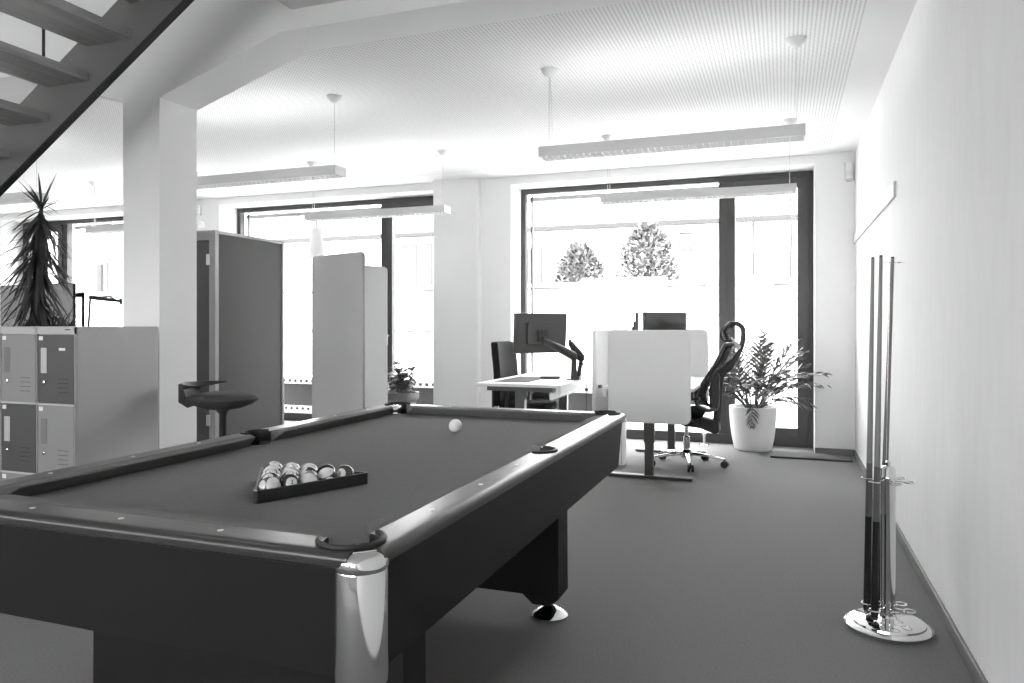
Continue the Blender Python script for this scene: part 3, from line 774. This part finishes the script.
# ------------------------------------------------------------------ monitors
def monitor(loc, rotz, W, H, label, tilt=0.0, front=M_glossblk, back=M_monb, group=None, stand=0):
    """screen faces local -y, back faces +y"""
    r = thing('monitor', label, 'monitor', loc, rotz, group); r.rotation_euler = (tilt, 0, rotz)
    obj('casing', MB().prism(rrect(W, H, .008, 3), -.006, .016, 'y').prism(rrect(W*.55, H*.55, .02, 4), .016, .034, 'y'), back, r, bevel=.003)
    obj('bezel', MB().prism(rrect(W-.002, H-.002, .007, 3), -.010, -.006, 'y'), M_plast, r)
    if stand: obj('stand', MB().box(-.03, .03, .034, .05, -stand+.01, .05).box(-.09, .09, -.06, .11, -stand, -stand+.01), M_plast, r, bevel=.002)
    obj('display', MB().box(-W/2+.010, W/2-.010, -.0115, -.010, -H/2+.012, H/2-.010), front, r)
    return r
def facing(nx, ny): return math.atan2(nx, -ny) if False else math.atan2(ny, nx)+PI/2   # screen normal (local -y) turned to (nx, ny)
monitor((-2.04, 6.28, 1.157), facing(-.78, .63), .55, .355, 'dark monitor seen from behind on a black arm at the left desk', tilt=-.06)
monitor((-.975, 6.55, 1.165), facing(.78, -.55), .52, .355, 'dark monitor rising above the pale front screen', stand=.43)
monitor((-1.235, 6.62, 1.165), facing(.983, .183), .50, .355, 'monitor seen edge on as a thin dark line left of the other screen monitor', stand=.43)
monitor((-6.55, 4.95, 1.36), facing(-.1, -1), 1.1, .50, 'wide grey monitor with dark rim behind the yucca', front=M_scrgrey, back=M_plast, stand=.29)

def dual_arm(loc, label, path1, path2, cat='monitor arm', k=1.0):
    r = thing('monitor_holder', label, cat, loc, 0, 'black monitor arms')
    obj('clamp_base', MB().box(-.06, .06, -.05, .05, 0, .012).box(-.02, .055, -.03, .03, .012, .03), M_plast, r, bevel=.003)
    for i, pth in enumerate((path1, path2)):
        a, b, c = [Vector(q) for q in pth]
        obj('post', MB().tube([a, b], [.030*k, .026*k] if i == 0 else [.022*k, .02*k], 12), M_plast, r, smooth=True)
        obj('elbow', MB().sphere(.035*k, tuple(b), 14, 10), M_plast, r, smooth=True)
        ar = obj('upper_arm', MB().tube([b, b.lerp(c, .5), c], [.034*k, .030*k, .020*k], 12, flat=1.25), M_plast, r, smooth=True)
        d = (c-b).normalized()
        obj('tilt_head', MB().tube([c-Vector((0, 0, .03)), c+Vector((0, 0, .03))], .014, 10), M_plast, r)
    return r
a1 = dual_arm((-1.775, 6.46, .735), 'black double monitor arm clamped to the right edge of the left desk',
         [(0, -.01, .01), (.0, -.015, .215), (-.215, -.235, .36)], [(.03, .03, .01), (.05, .06, .195), (-.04, .0, .335)])
obj('mount_plate', MB().box(-.05, .05, -.006, .006, -.05, .05).xf(Matrix.Translation((-.232, -.210, .40)) @ Matrix.Rotation(math.atan2(.78, .63), 4, 'Z')), M_plast, a1)
obj('tension_knob', MB().sphere(.02, (.055, .05, .14), 12, 8), M_plast, a1)
a3 = dual_arm((-6.12, 5.08, 1.07), 'black monitor arm reaching right from behind the grey monitor at far left',
         [(0, 0, .01), (.0, 0, .45), (-.16, -.06, .42)], [(.02, .03, .01), (.03, .05, .42), (.24, .2, .385)], k=.5)
obj('cable_bundle', MB().tube(smoothpath([(.03, .05, .43), (.09, .09, .40), (.15, .14, .43), (.22, .2, .38)]), .009, 6), M_plast, a3)

tag(obj('desk_pad', MB().box(-.15, .15, -.33, .33, 0, .004), M_pad, None, bevel=.002, loc=(-2.22, 6.34, .735)), 'grey desk pad lying on the left white desk', 'desk pad')
dk = thing('docking_station', 'flat black box beside the monitor arm on the left desk', 'docking station', (-2.02, 6.52, .735), .25)
obj('case', MB().box(-.09, .09, -.045, .045, .002, .026).box(-.08, .08, -.04, .04, 0, .002), M_plast, dk, bevel=.004)
obj('cable', MB().tube(smoothpath([(.09, 0, .012), (.13, .03, .02), (.17, .09, .006), (.20, .02, .03)]), .003, 6), M_plast, dk)
cb = obj('hanging_cable', MB().tube(smoothpath([(-1.735, 6.55, .742), (-1.69, 6.50, .745), (-1.675, 6.5, .70), (-1.675, 6.5, .35), (-1.68, 6.45, .06), (-1.72, 6.3, .006), (-1.8, 6.2, .005)]), .0035, 6), M_plast, None)
tag(cb, 'thin black cable hanging off the right edge of the left desk', 'cable')

# ------------------------------------------------------------------ chairs
def star_base(r, m, rad, ang0, zc=.10):
    hub = obj('star_base_hub', MB().lathe([(.03, .06), (.05, .07), (.052, .12), (.035, .14)], 20), m, r, smooth=True)
    for k in range(5):
        a = ang0+2*PI*k/5; c, s = math.cos(a), math.sin(a)
        lg = obj('base_arm', MB().tube([(.03*c, .03*s, .105), (.5*rad*c, .5*rad*s, .098), (rad*c, rad*s, .075)], [.024, .019, .013], 10, flat=.75), m, r, smooth=True)
        w = MB()
        for o in (-.016, .016):
            M = Matrix.Translation((rad*c-s*o, rad*s+c*o, .032)) @ Matrix.Rotation(a, 4, 'Z') @ Matrix.Rotation(PI/2, 4, 'X')
            q = len(w.v); w.lathe([(.012, -.012), (.030, -.010), (.032, 0), (.030, .010), (.012, .012)], 18); w.xf(M, q)
        w.tube([(rad*c, rad*s, .03), (rad*c, rad*s, .078)], .007, 8)
        obj('caster', w, M_plast, lg, smooth=True)
# upholstered task chair at the left desk (faces local +x)
tc = thing('task_chair', 'dark upholstered office chair tucked behind the left white desk', 'chair', (-2.27, 6.63, 0), math.radians(-4))
obj('seat', MB().prism(rrect(.47, .46, .09), .43, .50, 'z'), M_chairf, tc, smooth=True, bevel=.018)
rows = []
for i in range(11):
    t = i/10; z = .47+.60*t; x = -.235-.05*math.sin(PI*(t*.9+.05))*-1*.6-.03*t
    row = []
    for j in range(9):
        y = -.215+.43*j/8; row.append((x-.03+.06*((j-4)/4)**2*.6+.02, y*(1-.12*max(0, t-.8)/.2), z))
    rows.append(row)
obj('backrest', MB().sheet(rows, .075, (-1, 0, 0)), M_chairf, tc, smooth=True, bevel=.02, seg=3)
for s in (1, -1):
    obj('armrest', MB().tube([(-.12, s*.25, .44), (-.10, s*.27, .60), (-.10, s*.27, .635)], .018, 8).box(-.17, .08, s*.27-.035, s*.27+.035, .635, .665), M_plast, tc, bevel=0)
obj('back_bracket', MB().box(-.36, .05, -.05, .05, .395, .425).box(-.365, -.335, -.05, .05, .395, .62), M_plast, tc, bevel=.006)
obj('gas_column', MB().lathe([(.03, .12), (.03, .26), (.018, .265), (.018, .39), (.06, .40), (.06, .43)], 18), M_plast, tc, smooth=True)
star_base(tc, M_plast, .30, .4)
# mesh office chair at the right desk (built facing +x, turned to face -x)
mc = thing('mesh_chair', 'black mesh office chair with headrest and chrome star base', 'chair', (-.80, 6.62, 0), PI)
curve = smoothpath([(-.333, 0, 1.065), (-.285, 0, .955), (-.235, 0, .86), (-.170, 0, .755), (-.118, 0, .675), (-.100, 0, .61), (-.13, 0, .535), (-.20, 0, .505)], 4)
def halfw(z): return .235-.10*max(0, (z-.80)/.27)**1.5-.04*max(0, (.60-z)/.1)
rows = []
for q in curve:
    hw = halfw(q.z); rows.append([(q.x-.06*(1-(2*j/10-1)**2), hw*(2*j/10-1), q.z) for j in range(11)])
def mesh_fabric(al):
    m = bpy.data.materials.new('black chair mesh'); m.use_nodes = True; nt = m.node_tree
    b = nt.nodes['Principled BSDF']; b.inputs['Base Color'].default_value = (.02, .02, .02, 1); b.inputs['Roughness'].default_value = .8; b.inputs['Alpha'].default_value = al
    return m
M_mesh = mesh_fabric(.62); M_mesh2 = mesh_fabric(.35)
bkst = obj('backrest', MB().sheet(rows, .004, (-1, 0, 0)), M_mesh, mc, smooth=True)
rim = [rows[i][0] for i in range(len(rows))]+rows[-1][1:]+[rows[i][10] for i in range(len(rows)-2, -1, -1)]+list(reversed(rows[0][1:10]))
obj('back_frame', MB().tube(rim, .014, 8, closed=True), M_plast, mc, smooth=True)
sp = smoothpath([(-.40, 0, 1.25), (-.452, 0, 1.225), (-.476, 0, 1.18), (-.468, 0, 1.08), (-.43, 0, .97), (-.355, 0, .87), (-.292, 0, .80), (-.272, 0, .66), (-.268, 0, .52), (-.25, 0, .36)], 4)
obj('spine', MB().tube(sp, [.011 if q.z > .9 else .017 for q in sp], 10, flat=2.0), M_plast, mc, smooth=True)
obj('lumbar_support', MB().prism([(-.205, .50), (-.275, .50), (-.285, .60), (-.285, .79), (-.255, .86), (-.225, .80), (-.195, .66)], -.085, .085, 'y'), M_plast, mc, bevel=.02)
hp = []
for i in range(7):
    z = 1.095+.155*i/6; row = []
    for j in range(11):
        y = (2*j/10-1)*.145; row.append((-.315-.05*math.sin(PI*i/6*.5)+.045*math.sin(PI*i/6)-.065*(1-(y/.145)**2), y*math.sqrt(max(.05, 1-((z-1.172)/.081)**2)), z))
    hp.append(row)
hd = obj('headrest', MB().sheet(hp, .006, (-1, 0, 0)), M_mesh2, mc, smooth=True)
rim = [hp[i][0] for i in range(7)]+hp[-1][1:]+[hp[i][10] for i in range(5, -1, -1)]+list(reversed(hp[0][1:10]))
obj('headrest_frame', MB().tube(rim, .012, 8, closed=True), M_plast, hd, smooth=True)
obj('headrest_stem', MB().tube([(-.36, 0, 1.11), (-.40, 0, 1.07), (-.45, 0, 1.03)], .013, 8, flat=2).tube([(-.345, 0, 1.05), (-.40, 0, 1.04), (-.455, 0, 1.05)], .013, 8), M_brush, mc)
seatp = [(.27, .455), (.30, .475), (.27, .497), (.10, .507), (-.10, .500), (-.155, .485), (-.16, .45), (-.10, .435), (.2, .435)]
obj('seat', MB().prism(seatp, -.235, .235, 'y'), M_chairf, mc, smooth=True, bevel=.014)
obj('seat_mechanism', MB().prism([(.10, .43), (-.14, .43), (-.28, .40), (-.285, .31), (-.25, .29), (-.12, .335), (.02, .35), (.10, .38)], -.075, .075, 'y'), M_plast, mc, bevel=.012)
for s in (1, -1):
    obj('armrest', MB().tube([(-.08, s*.20, .42), (-.06, s*.27, .44), (-.05, s*.275, .60)], .014, 8).box(-.14, .11, s*.275-.04, s*.275+.04, .60, .625), M_plast, mc)
obj('lever', MB().tube([(.0, .07, .36), (.0, -.22, .355)], .006, 6), M_plast, mc)
obj('gas_column', MB().lathe([(.028, .12), (.028, .25), (.017, .255), (.017, .36)], 18), M_chrome, mc, smooth=True)
star_base(mc, M_chrome, .325, math.radians(-5.5)+PI)

# ------------------------------------------------------------------ cue stand and cues
CX, CY = .398, 3.345
cs = thing('cue_stand', 'round chrome cue stand on the floor by the right wall', 'cue stand', (CX, CY, 0))
obj('base_plate', MB().lathe([(.158, 0), (.164, .006), (.164, .014), (.155, .022), (.140, .025), (.138, .032), (.125, .037), (.05, .040), (.032, .046), (.026, .06)], 48), M_chrome, cs, smooth=True)
obj('column', MB().lathe([(.028, .04), (.028, .60), (.031, .605), (.031, .615), (.028, .62), (.028, .645), (.022, .655), (.008, .66), (.010, .672), (.003, .68)], 28), M_chrome, cs, smooth=True)
angs = [45, 105, 165, 225, 285, 345]; RR = .078
for z, nm in ((.60, 'upper_cue_loop'), (.085, 'lower_cue_loop')):
    for a in angs:
        c = (RR*math.cos(math.radians(a)), RR*math.sin(math.radians(a)))
        lp = MB().tube(arc(c, .0205, 0, 345, 22, z)[:-1] if False else arc(c, .0205, 0, 342, 20, z), .0028, 6, closed=True)
        lp.tube([(.024*math.cos(math.radians(a)), .024*math.sin(math.radians(a)), z), (.057*math.cos(math.radians(a)), .057*math.sin(math.radians(a)), z)], .0028, 6)
        obj(nm, lp, M_chrome, cs, smooth=True)
# slender pole with a wire clip at the cue tips
obj('pole', MB().tube([(-.006, .02, .66), (.014, .045, 1.487)], .0022, 6), M_chrome, cs)
clip = MB().tube([(-.055, .03, 1.487), (.07, .06, 1.487)], .002, 6)
for q in ((.052, .055), (.030, .05)): clip.tube(arc(q, .011, 0, 340, 14, 1.487), .0018, 6, closed=True)
obj('wire_clip', clip, M_chrome, cs)
def cue(a, tip, label, H=1.464):
    b = (CX+RR*math.cos(math.radians(a)), CY+RR*math.sin(math.radians(a)), .046)
    r = thing('pool_cue', label, 'cue', b, 0, 'cues in the chrome stand')
    d = Vector((tip[0]-b[0], tip[1]-b[1], H))
    def seg(t0, t1, r0, r1): return MB().tube([d*t0, d*(t0+t1)/2, d*t1], [r0, (r0+r1)/2, r1], 16)
    obj('butt', seg(.008, .27, .0148, .0132), M_cuebutt, r, smooth=True)
    obj('forearm', seg(.27, .42, .0132, .0118), M_cuemid, r, smooth=True)
    obj('shaft', seg(.42, .985, .0118, .0068), M_cueshaft, r, smooth=True)
    obj('ferrule', seg(.985, .996, .0068, .0066), M_cueshaft, r, smooth=True)
    obj('tip', seg(.996, 1.0, .0064, .0055), M_rubber, r)
    obj('bumper', seg(0, .008, .011, .0125), M_rubber, r)
cue(165, (.346, 3.379), 'leftmost of the three cues in the chrome stand')
cue(225, (.367, 3.299), 'middle one of the three cues, nearest the front of the stand')
cue(105, (.420, 3.387), 'right hand leaning one of the three cues beside the chrome column')

# ------------------------------------------------------------------ small things on wall and floor
sn = thing('motion_sensor', 'small white motion sensor high in the far right corner', 'sensor', (.575, YB, 2.675))
obj('case', MB().prism([(-.036, -.08), (.036, -.08), (.036, .085), (-.036, .085)], -.05, 0, 'y'), M_white, sn, bevel=.008)
obj('lens', MB().box(-.026, .026, -.053, -.049, -.045, .0), M_lampw, sn, bevel=.003)
obj('bracket', MB().box(-.02, .02, -.03, 0, -.095, -.08), M_lampw, sn)
sn2 = thing('wall_sensor', 'small white box on the far wall left of the middle window', 'sensor', (-7.16, YB, 2.72))
obj('case', MB().box(-.06, .06, -.05, 0, -.07, .07), M_white, sn2, bevel=.01)
obj('lens', MB().box(-.03, .03, -.054, -.049, -.05, -.01), M_lampw, sn2, bevel=.003)
dm = thing('door_mat', 'thin grey mat on the floor in the far right corner', 'mat', (0, 0, 0))
obj('pile', MB().box(-.11, .575, 7.26, 7.56, 0.004, .018), M_mat, dm, bevel=.003)
obj('edge', MB().box(-.116, .581, 7.254, 7.26, 0, .016).box(-.116, .581, 7.56, 7.566, 0, .016).box(-.116, -.11, 7.26, 7.56, 0, .016).box(.575, .581, 7.26, 7.56, 0, .016), M_slot, dm)
ds = thing('door_stop', 'small chrome post on the floor behind the mesh chair', 'door stop', (-.765, 7.80, 0))
obj('base', MB().lathe([(.055, 0), (.055, .006), (.02, .014)], 24), M_chrome, ds, smooth=True)
obj('post', MB().lathe([(.014, .01), (.014, .09), (.03, .115), (.03, .13), (.01, .135)], 20), M_chrome, ds, smooth=True)

# ------------------------------------------------------------------ outside
g = struct('ground_outside', MB().box(-70, 50, 8.15, 80, -.3, -.04), M_ground)
g2 = struct('ground_street', MB().box(-70, 50, -60, -5.25, -.3, -.04), M_ground)
pb = thing('planter_bench', 'low grey planter bench outside the middle window', 'planter', (0, 8.8, -.04))
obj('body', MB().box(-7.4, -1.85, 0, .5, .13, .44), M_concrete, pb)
obj('top_slab', MB().box(-7.45, -1.8, -.04, .54, .44, .53), M_facade, pb, bevel=.004)
obj('plinth', MB().box(-7.4, -1.85, 0, .5, 0, .13), M_facade, pb)
for z, nm in ((.465, 'upper_vents'), (.07, 'lower_vents')):
    mb = MB()
    for k in range(58): mb.box(-7.35+k*.094, -7.31+k*.094, -.045 if z > .2 else -.004, -.04 if z > .2 else 0, z, z+.035)
    obj(nm, mb, M_faint, pb)
gw = thing('garden_wall', 'pale garden wall with coping below the bushes outside', 'wall', (0, 14, -.04))
obj('wall_body', MB().box(-22, 14, 0, .4, 0, 1.98), M_facade, gw)
obj('coping', MB().box(-22, 14, -.06, .46, 2.01, 2.10), M_facade, gw)
obj('coping_joint', MB().box(-22, 14, .02, .38, 1.98, 2.01), M_eave, gw)
jm = MB()
jm.box(-3.2, 12, -.012, 0, 1.72, 1.745).box(-2.6, 12, -.012, 0, 1.45, 1.475)
for k in range(40): jm.box(-21+k*.42, -21+k*.42+.26, -.012, 0, 1.12, 1.15)
obj('rail_lines', jm, M_faint, gw)
def bush(loc, w, h, label, seed, n=2200):
    random.seed(seed)
    r = thing('garden_bush', label, 'bush', loc, 0, 'bushes on the garden wall')
    lv = MB()
    for k in range(n):
        t = random.random(); z = h*t
        rad = w/2*(max(.05, 1-max(0, t-.12)/.88)**.48)*(.92+.08*math.sin(9*t+seed))
        a = random.uniform(0, 2*PI); rr = rad*math.sqrt(random.uniform(.25, 1))
        el = random.uniform(-.2, 1.1); a2 = a+random.uniform(-.9, .9)
        leaf_blade(lv, (rr*math.cos(a), rr*.7*math.sin(a), z), (math.cos(a2)*math.cos(el), math.sin(a2)*math.cos(el), math.sin(el)), random.uniform(.09, .19), .06, .3, seg=3)
    obj('foliage', lv, M_bush, r)
    tr = MB().tube([(0, 0, -.4), (0, 0, h*.6)], .03, 7)
    for k in range(7):
        a = 2*PI*k/7; tr.tube([(0, 0, h*.1), (w*.25*math.cos(a), w*.2*math.sin(a), h*.45)], .015, 5)
    obj('branches', tr, M_bark, r)
gp = struct('garden_terrace', MB().box(-22, 14, 14.42, 21.9, -.04, 1.9), M_ground)
bush((-4.05, 15.1, 2.0), 1.30, .90, 'smaller round bush on the garden wall, outside the right window', 3)
bush((-2.62, 15.2, 2.0), 1.55, 1.26, 'larger conical bush on the garden wall, outside the right window', 8, 3000)
hs = thing('house', 'long pale house with low eaves beyond the garden wall', 'house', (0, 22, 1.9))
obj('wall', MB().box(-19, 12, 0, 6, 0, 2.25), M_facade, hs)
obj('eaves', MB().box(-19.4, 12.4, -.35, .0, 2.25, 2.37), M_eave, hs)
obj('roof', MB().prism([(-.35, 2.37), (6.3, 2.37), (3, 3.9)], -19.4, 12.4, 'x'), M_facade, hs)
for x0, x1, z0, z1 in ((-2.86, -2.5, 1.5, 1.83), (-12.0, -11.45, .6, 2.0), (-11.2, -10.9, .6, 2.0), (-7.6, -7.1, .4, 1.7), (-6.2, -5.7, .4, 1.7), (1.2, 1.7, .5, 1.8)):
    wf = obj('window', MB().box(x0-.03, x1+.03, -.03, 0, z0-.03, z1+.03), M_paneL, hs)
    obj('pane', MB().box(x0, x1, -.04, -.03, z0, z1), M_paneL, wf)
obj('awning_strip', MB().box(-2.86, -2.45, -.1, 0, 1.98, 2.02), M_eave, hs)
ap = thing('apartment_block', 'pale block with grey windows outside the left window', 'building', (0, 22, -.04))
obj('wall', MB().box(-45, -21, .3, 9, 0, 10), M_facade, ap)
for x0, x1, z0, z1 in ((-26.7, -25.3, 4.75, 5.5), (-26.9, -25.4, 3.75, 4.45), (-28.5, -27.6, 3.75, 5.5), (-31, -29.4, 4.2, 5.5)):
    wf = obj('window', MB().box(x0, x1, .24, .3, z0, z1), M_pane, ap)
    obj('mullion', MB().box((x0*.7+x1*.3)-.03, (x0*.7+x1*.3)+.03, .2, .24, z0, z1), M_facade, wf)
wf = obj('window', MB().box(-26.3, -25.5, .24, .3, 2.4, 3.75), M_pane, ap)
obj('pane', MB().box(-26.0, -25.75, .2, .24, 2.45, 3.7), M_eave, wf)
sl = thing('street_lamp', 'pale lantern with conical shade outside the middle window', 'street lamp', (-9.38, 13.4, -.04))
obj('post', MB().tube([(0, 0, 0), (0, 0, 2.75)], .03, 10), M_facade, sl)
obj('shade', MB().lathe([(.17, 2.72), (.165, 2.75), (.11, 3.32), (.09, 3.35)], 24), M_faint, sl, smooth=True)
obj('finial', MB().lathe([(.03, 3.35), (.03, 3.48), (.01, 3.5)], 12), M_faint, sl)
def bare_tree(loc, h, seed, label):
    random.seed(seed); r = thing('bare_tree', label, 'tree', loc, 0, 'leafless trees')
    obj('trunk', MB().tube([(0, 0, -.1), (.03, 0, h*.4), (0, .05, h)], [.035, .025, .008], 7), M_twig, r)
    br = MB()
    for k in range(26):
        z = h*random.uniform(.2, .95); a = random.uniform(0, 2*PI); L = .7*(1-z/h*.6)
        p0 = Vector((0, 0, z)); p1 = p0+Vector((math.cos(a)*L*.5, math.sin(a)*L*.5, L*.45)); p2 = p1+Vector((math.cos(a)*L*.3, math.sin(a)*L*.3, L*.6))
        br.tube([p0, p1, p2], [.010, .007, .004], 5)
    obj('branches', br, M_twig, r)
bare_tree((-.62, 16.5, 1.9), 2.6, 2, 'faint leafless tree, left one outside the door sash of the right window')
bare_tree((.12, 16.2, 1.9), 2.9, 4, 'faint leafless tree, right one outside the door sash of the right window')

# ------------------------------------------------------------------ light
wd = bpy.data.worlds.new('overcast sky'); bpy.context.scene.world = wd; wd.use_nodes = True
bg = wd.node_tree.nodes['Background']; bg.inputs['Color'].default_value = (1, 1, 1, 1); bg.inputs['Strength'].default_value = 15
def portal(name, cx, cy, cz, w, h, rx):
    l = bpy.data.lights.new(name, 'AREA'); l.shape = 'RECTANGLE'; l.size = w; l.size_y = h; l.cycles.is_portal = True
    o = bpy.data.objects.new(name, l); C.objects.link(o); o.location = (cx, cy, cz); o.rotation_euler = (rx, 0, 0)
for a, b, s in OPEN: portal('window_portal', (a+b)/2, 8.14, ZO/2, b-a, ZO, -PI/2)
for a, b in FILL_OPEN: portal('window_portal', (a+b)/2, -5.22, 1.8, b-a, 1.8, PI/2)  # portals of the added windows behind the camera

portal('added_skylight_portal', -4.95, 1.45, 5.75, .7, .5, 0)  # portal of the added stairwell roof opening

# ------------------------------------------------------------------ camera
cam = bpy.data.cameras.new('camera'); co = bpy.data.objects.new('camera', cam); C.objects.link(co)
cam.sensor_width = 36; cam.lens = 36*739/1024; cam.shift_y = -16.5/1024; cam.clip_start = .05; cam.clip_end = 300
co.location = (0, 0, 1.23); co.rotation_euler = (PI/2, 0, math.radians(20.18))
sc = bpy.context.scene; sc.camera = co
sc.view_settings.view_transform = 'Standard'; sc.view_settings.look = 'None'; sc.view_settings.gamma = 1; sc.view_settings.use_curve_mapping = False
sc.view_settings.exposure = 0.42
sc.cycles.max_bounces = 10; sc.cycles.diffuse_bounces = 7; sc.cycles.glossy_bounces = 4; sc.cycles.transparent_max_bounces = 12
sc.cycles.sample_clamp_indirect = 30; sc.cycles.use_denoising = True
sc.cycles.caustics_reflective = False; sc.cycles.caustics_refractive = False
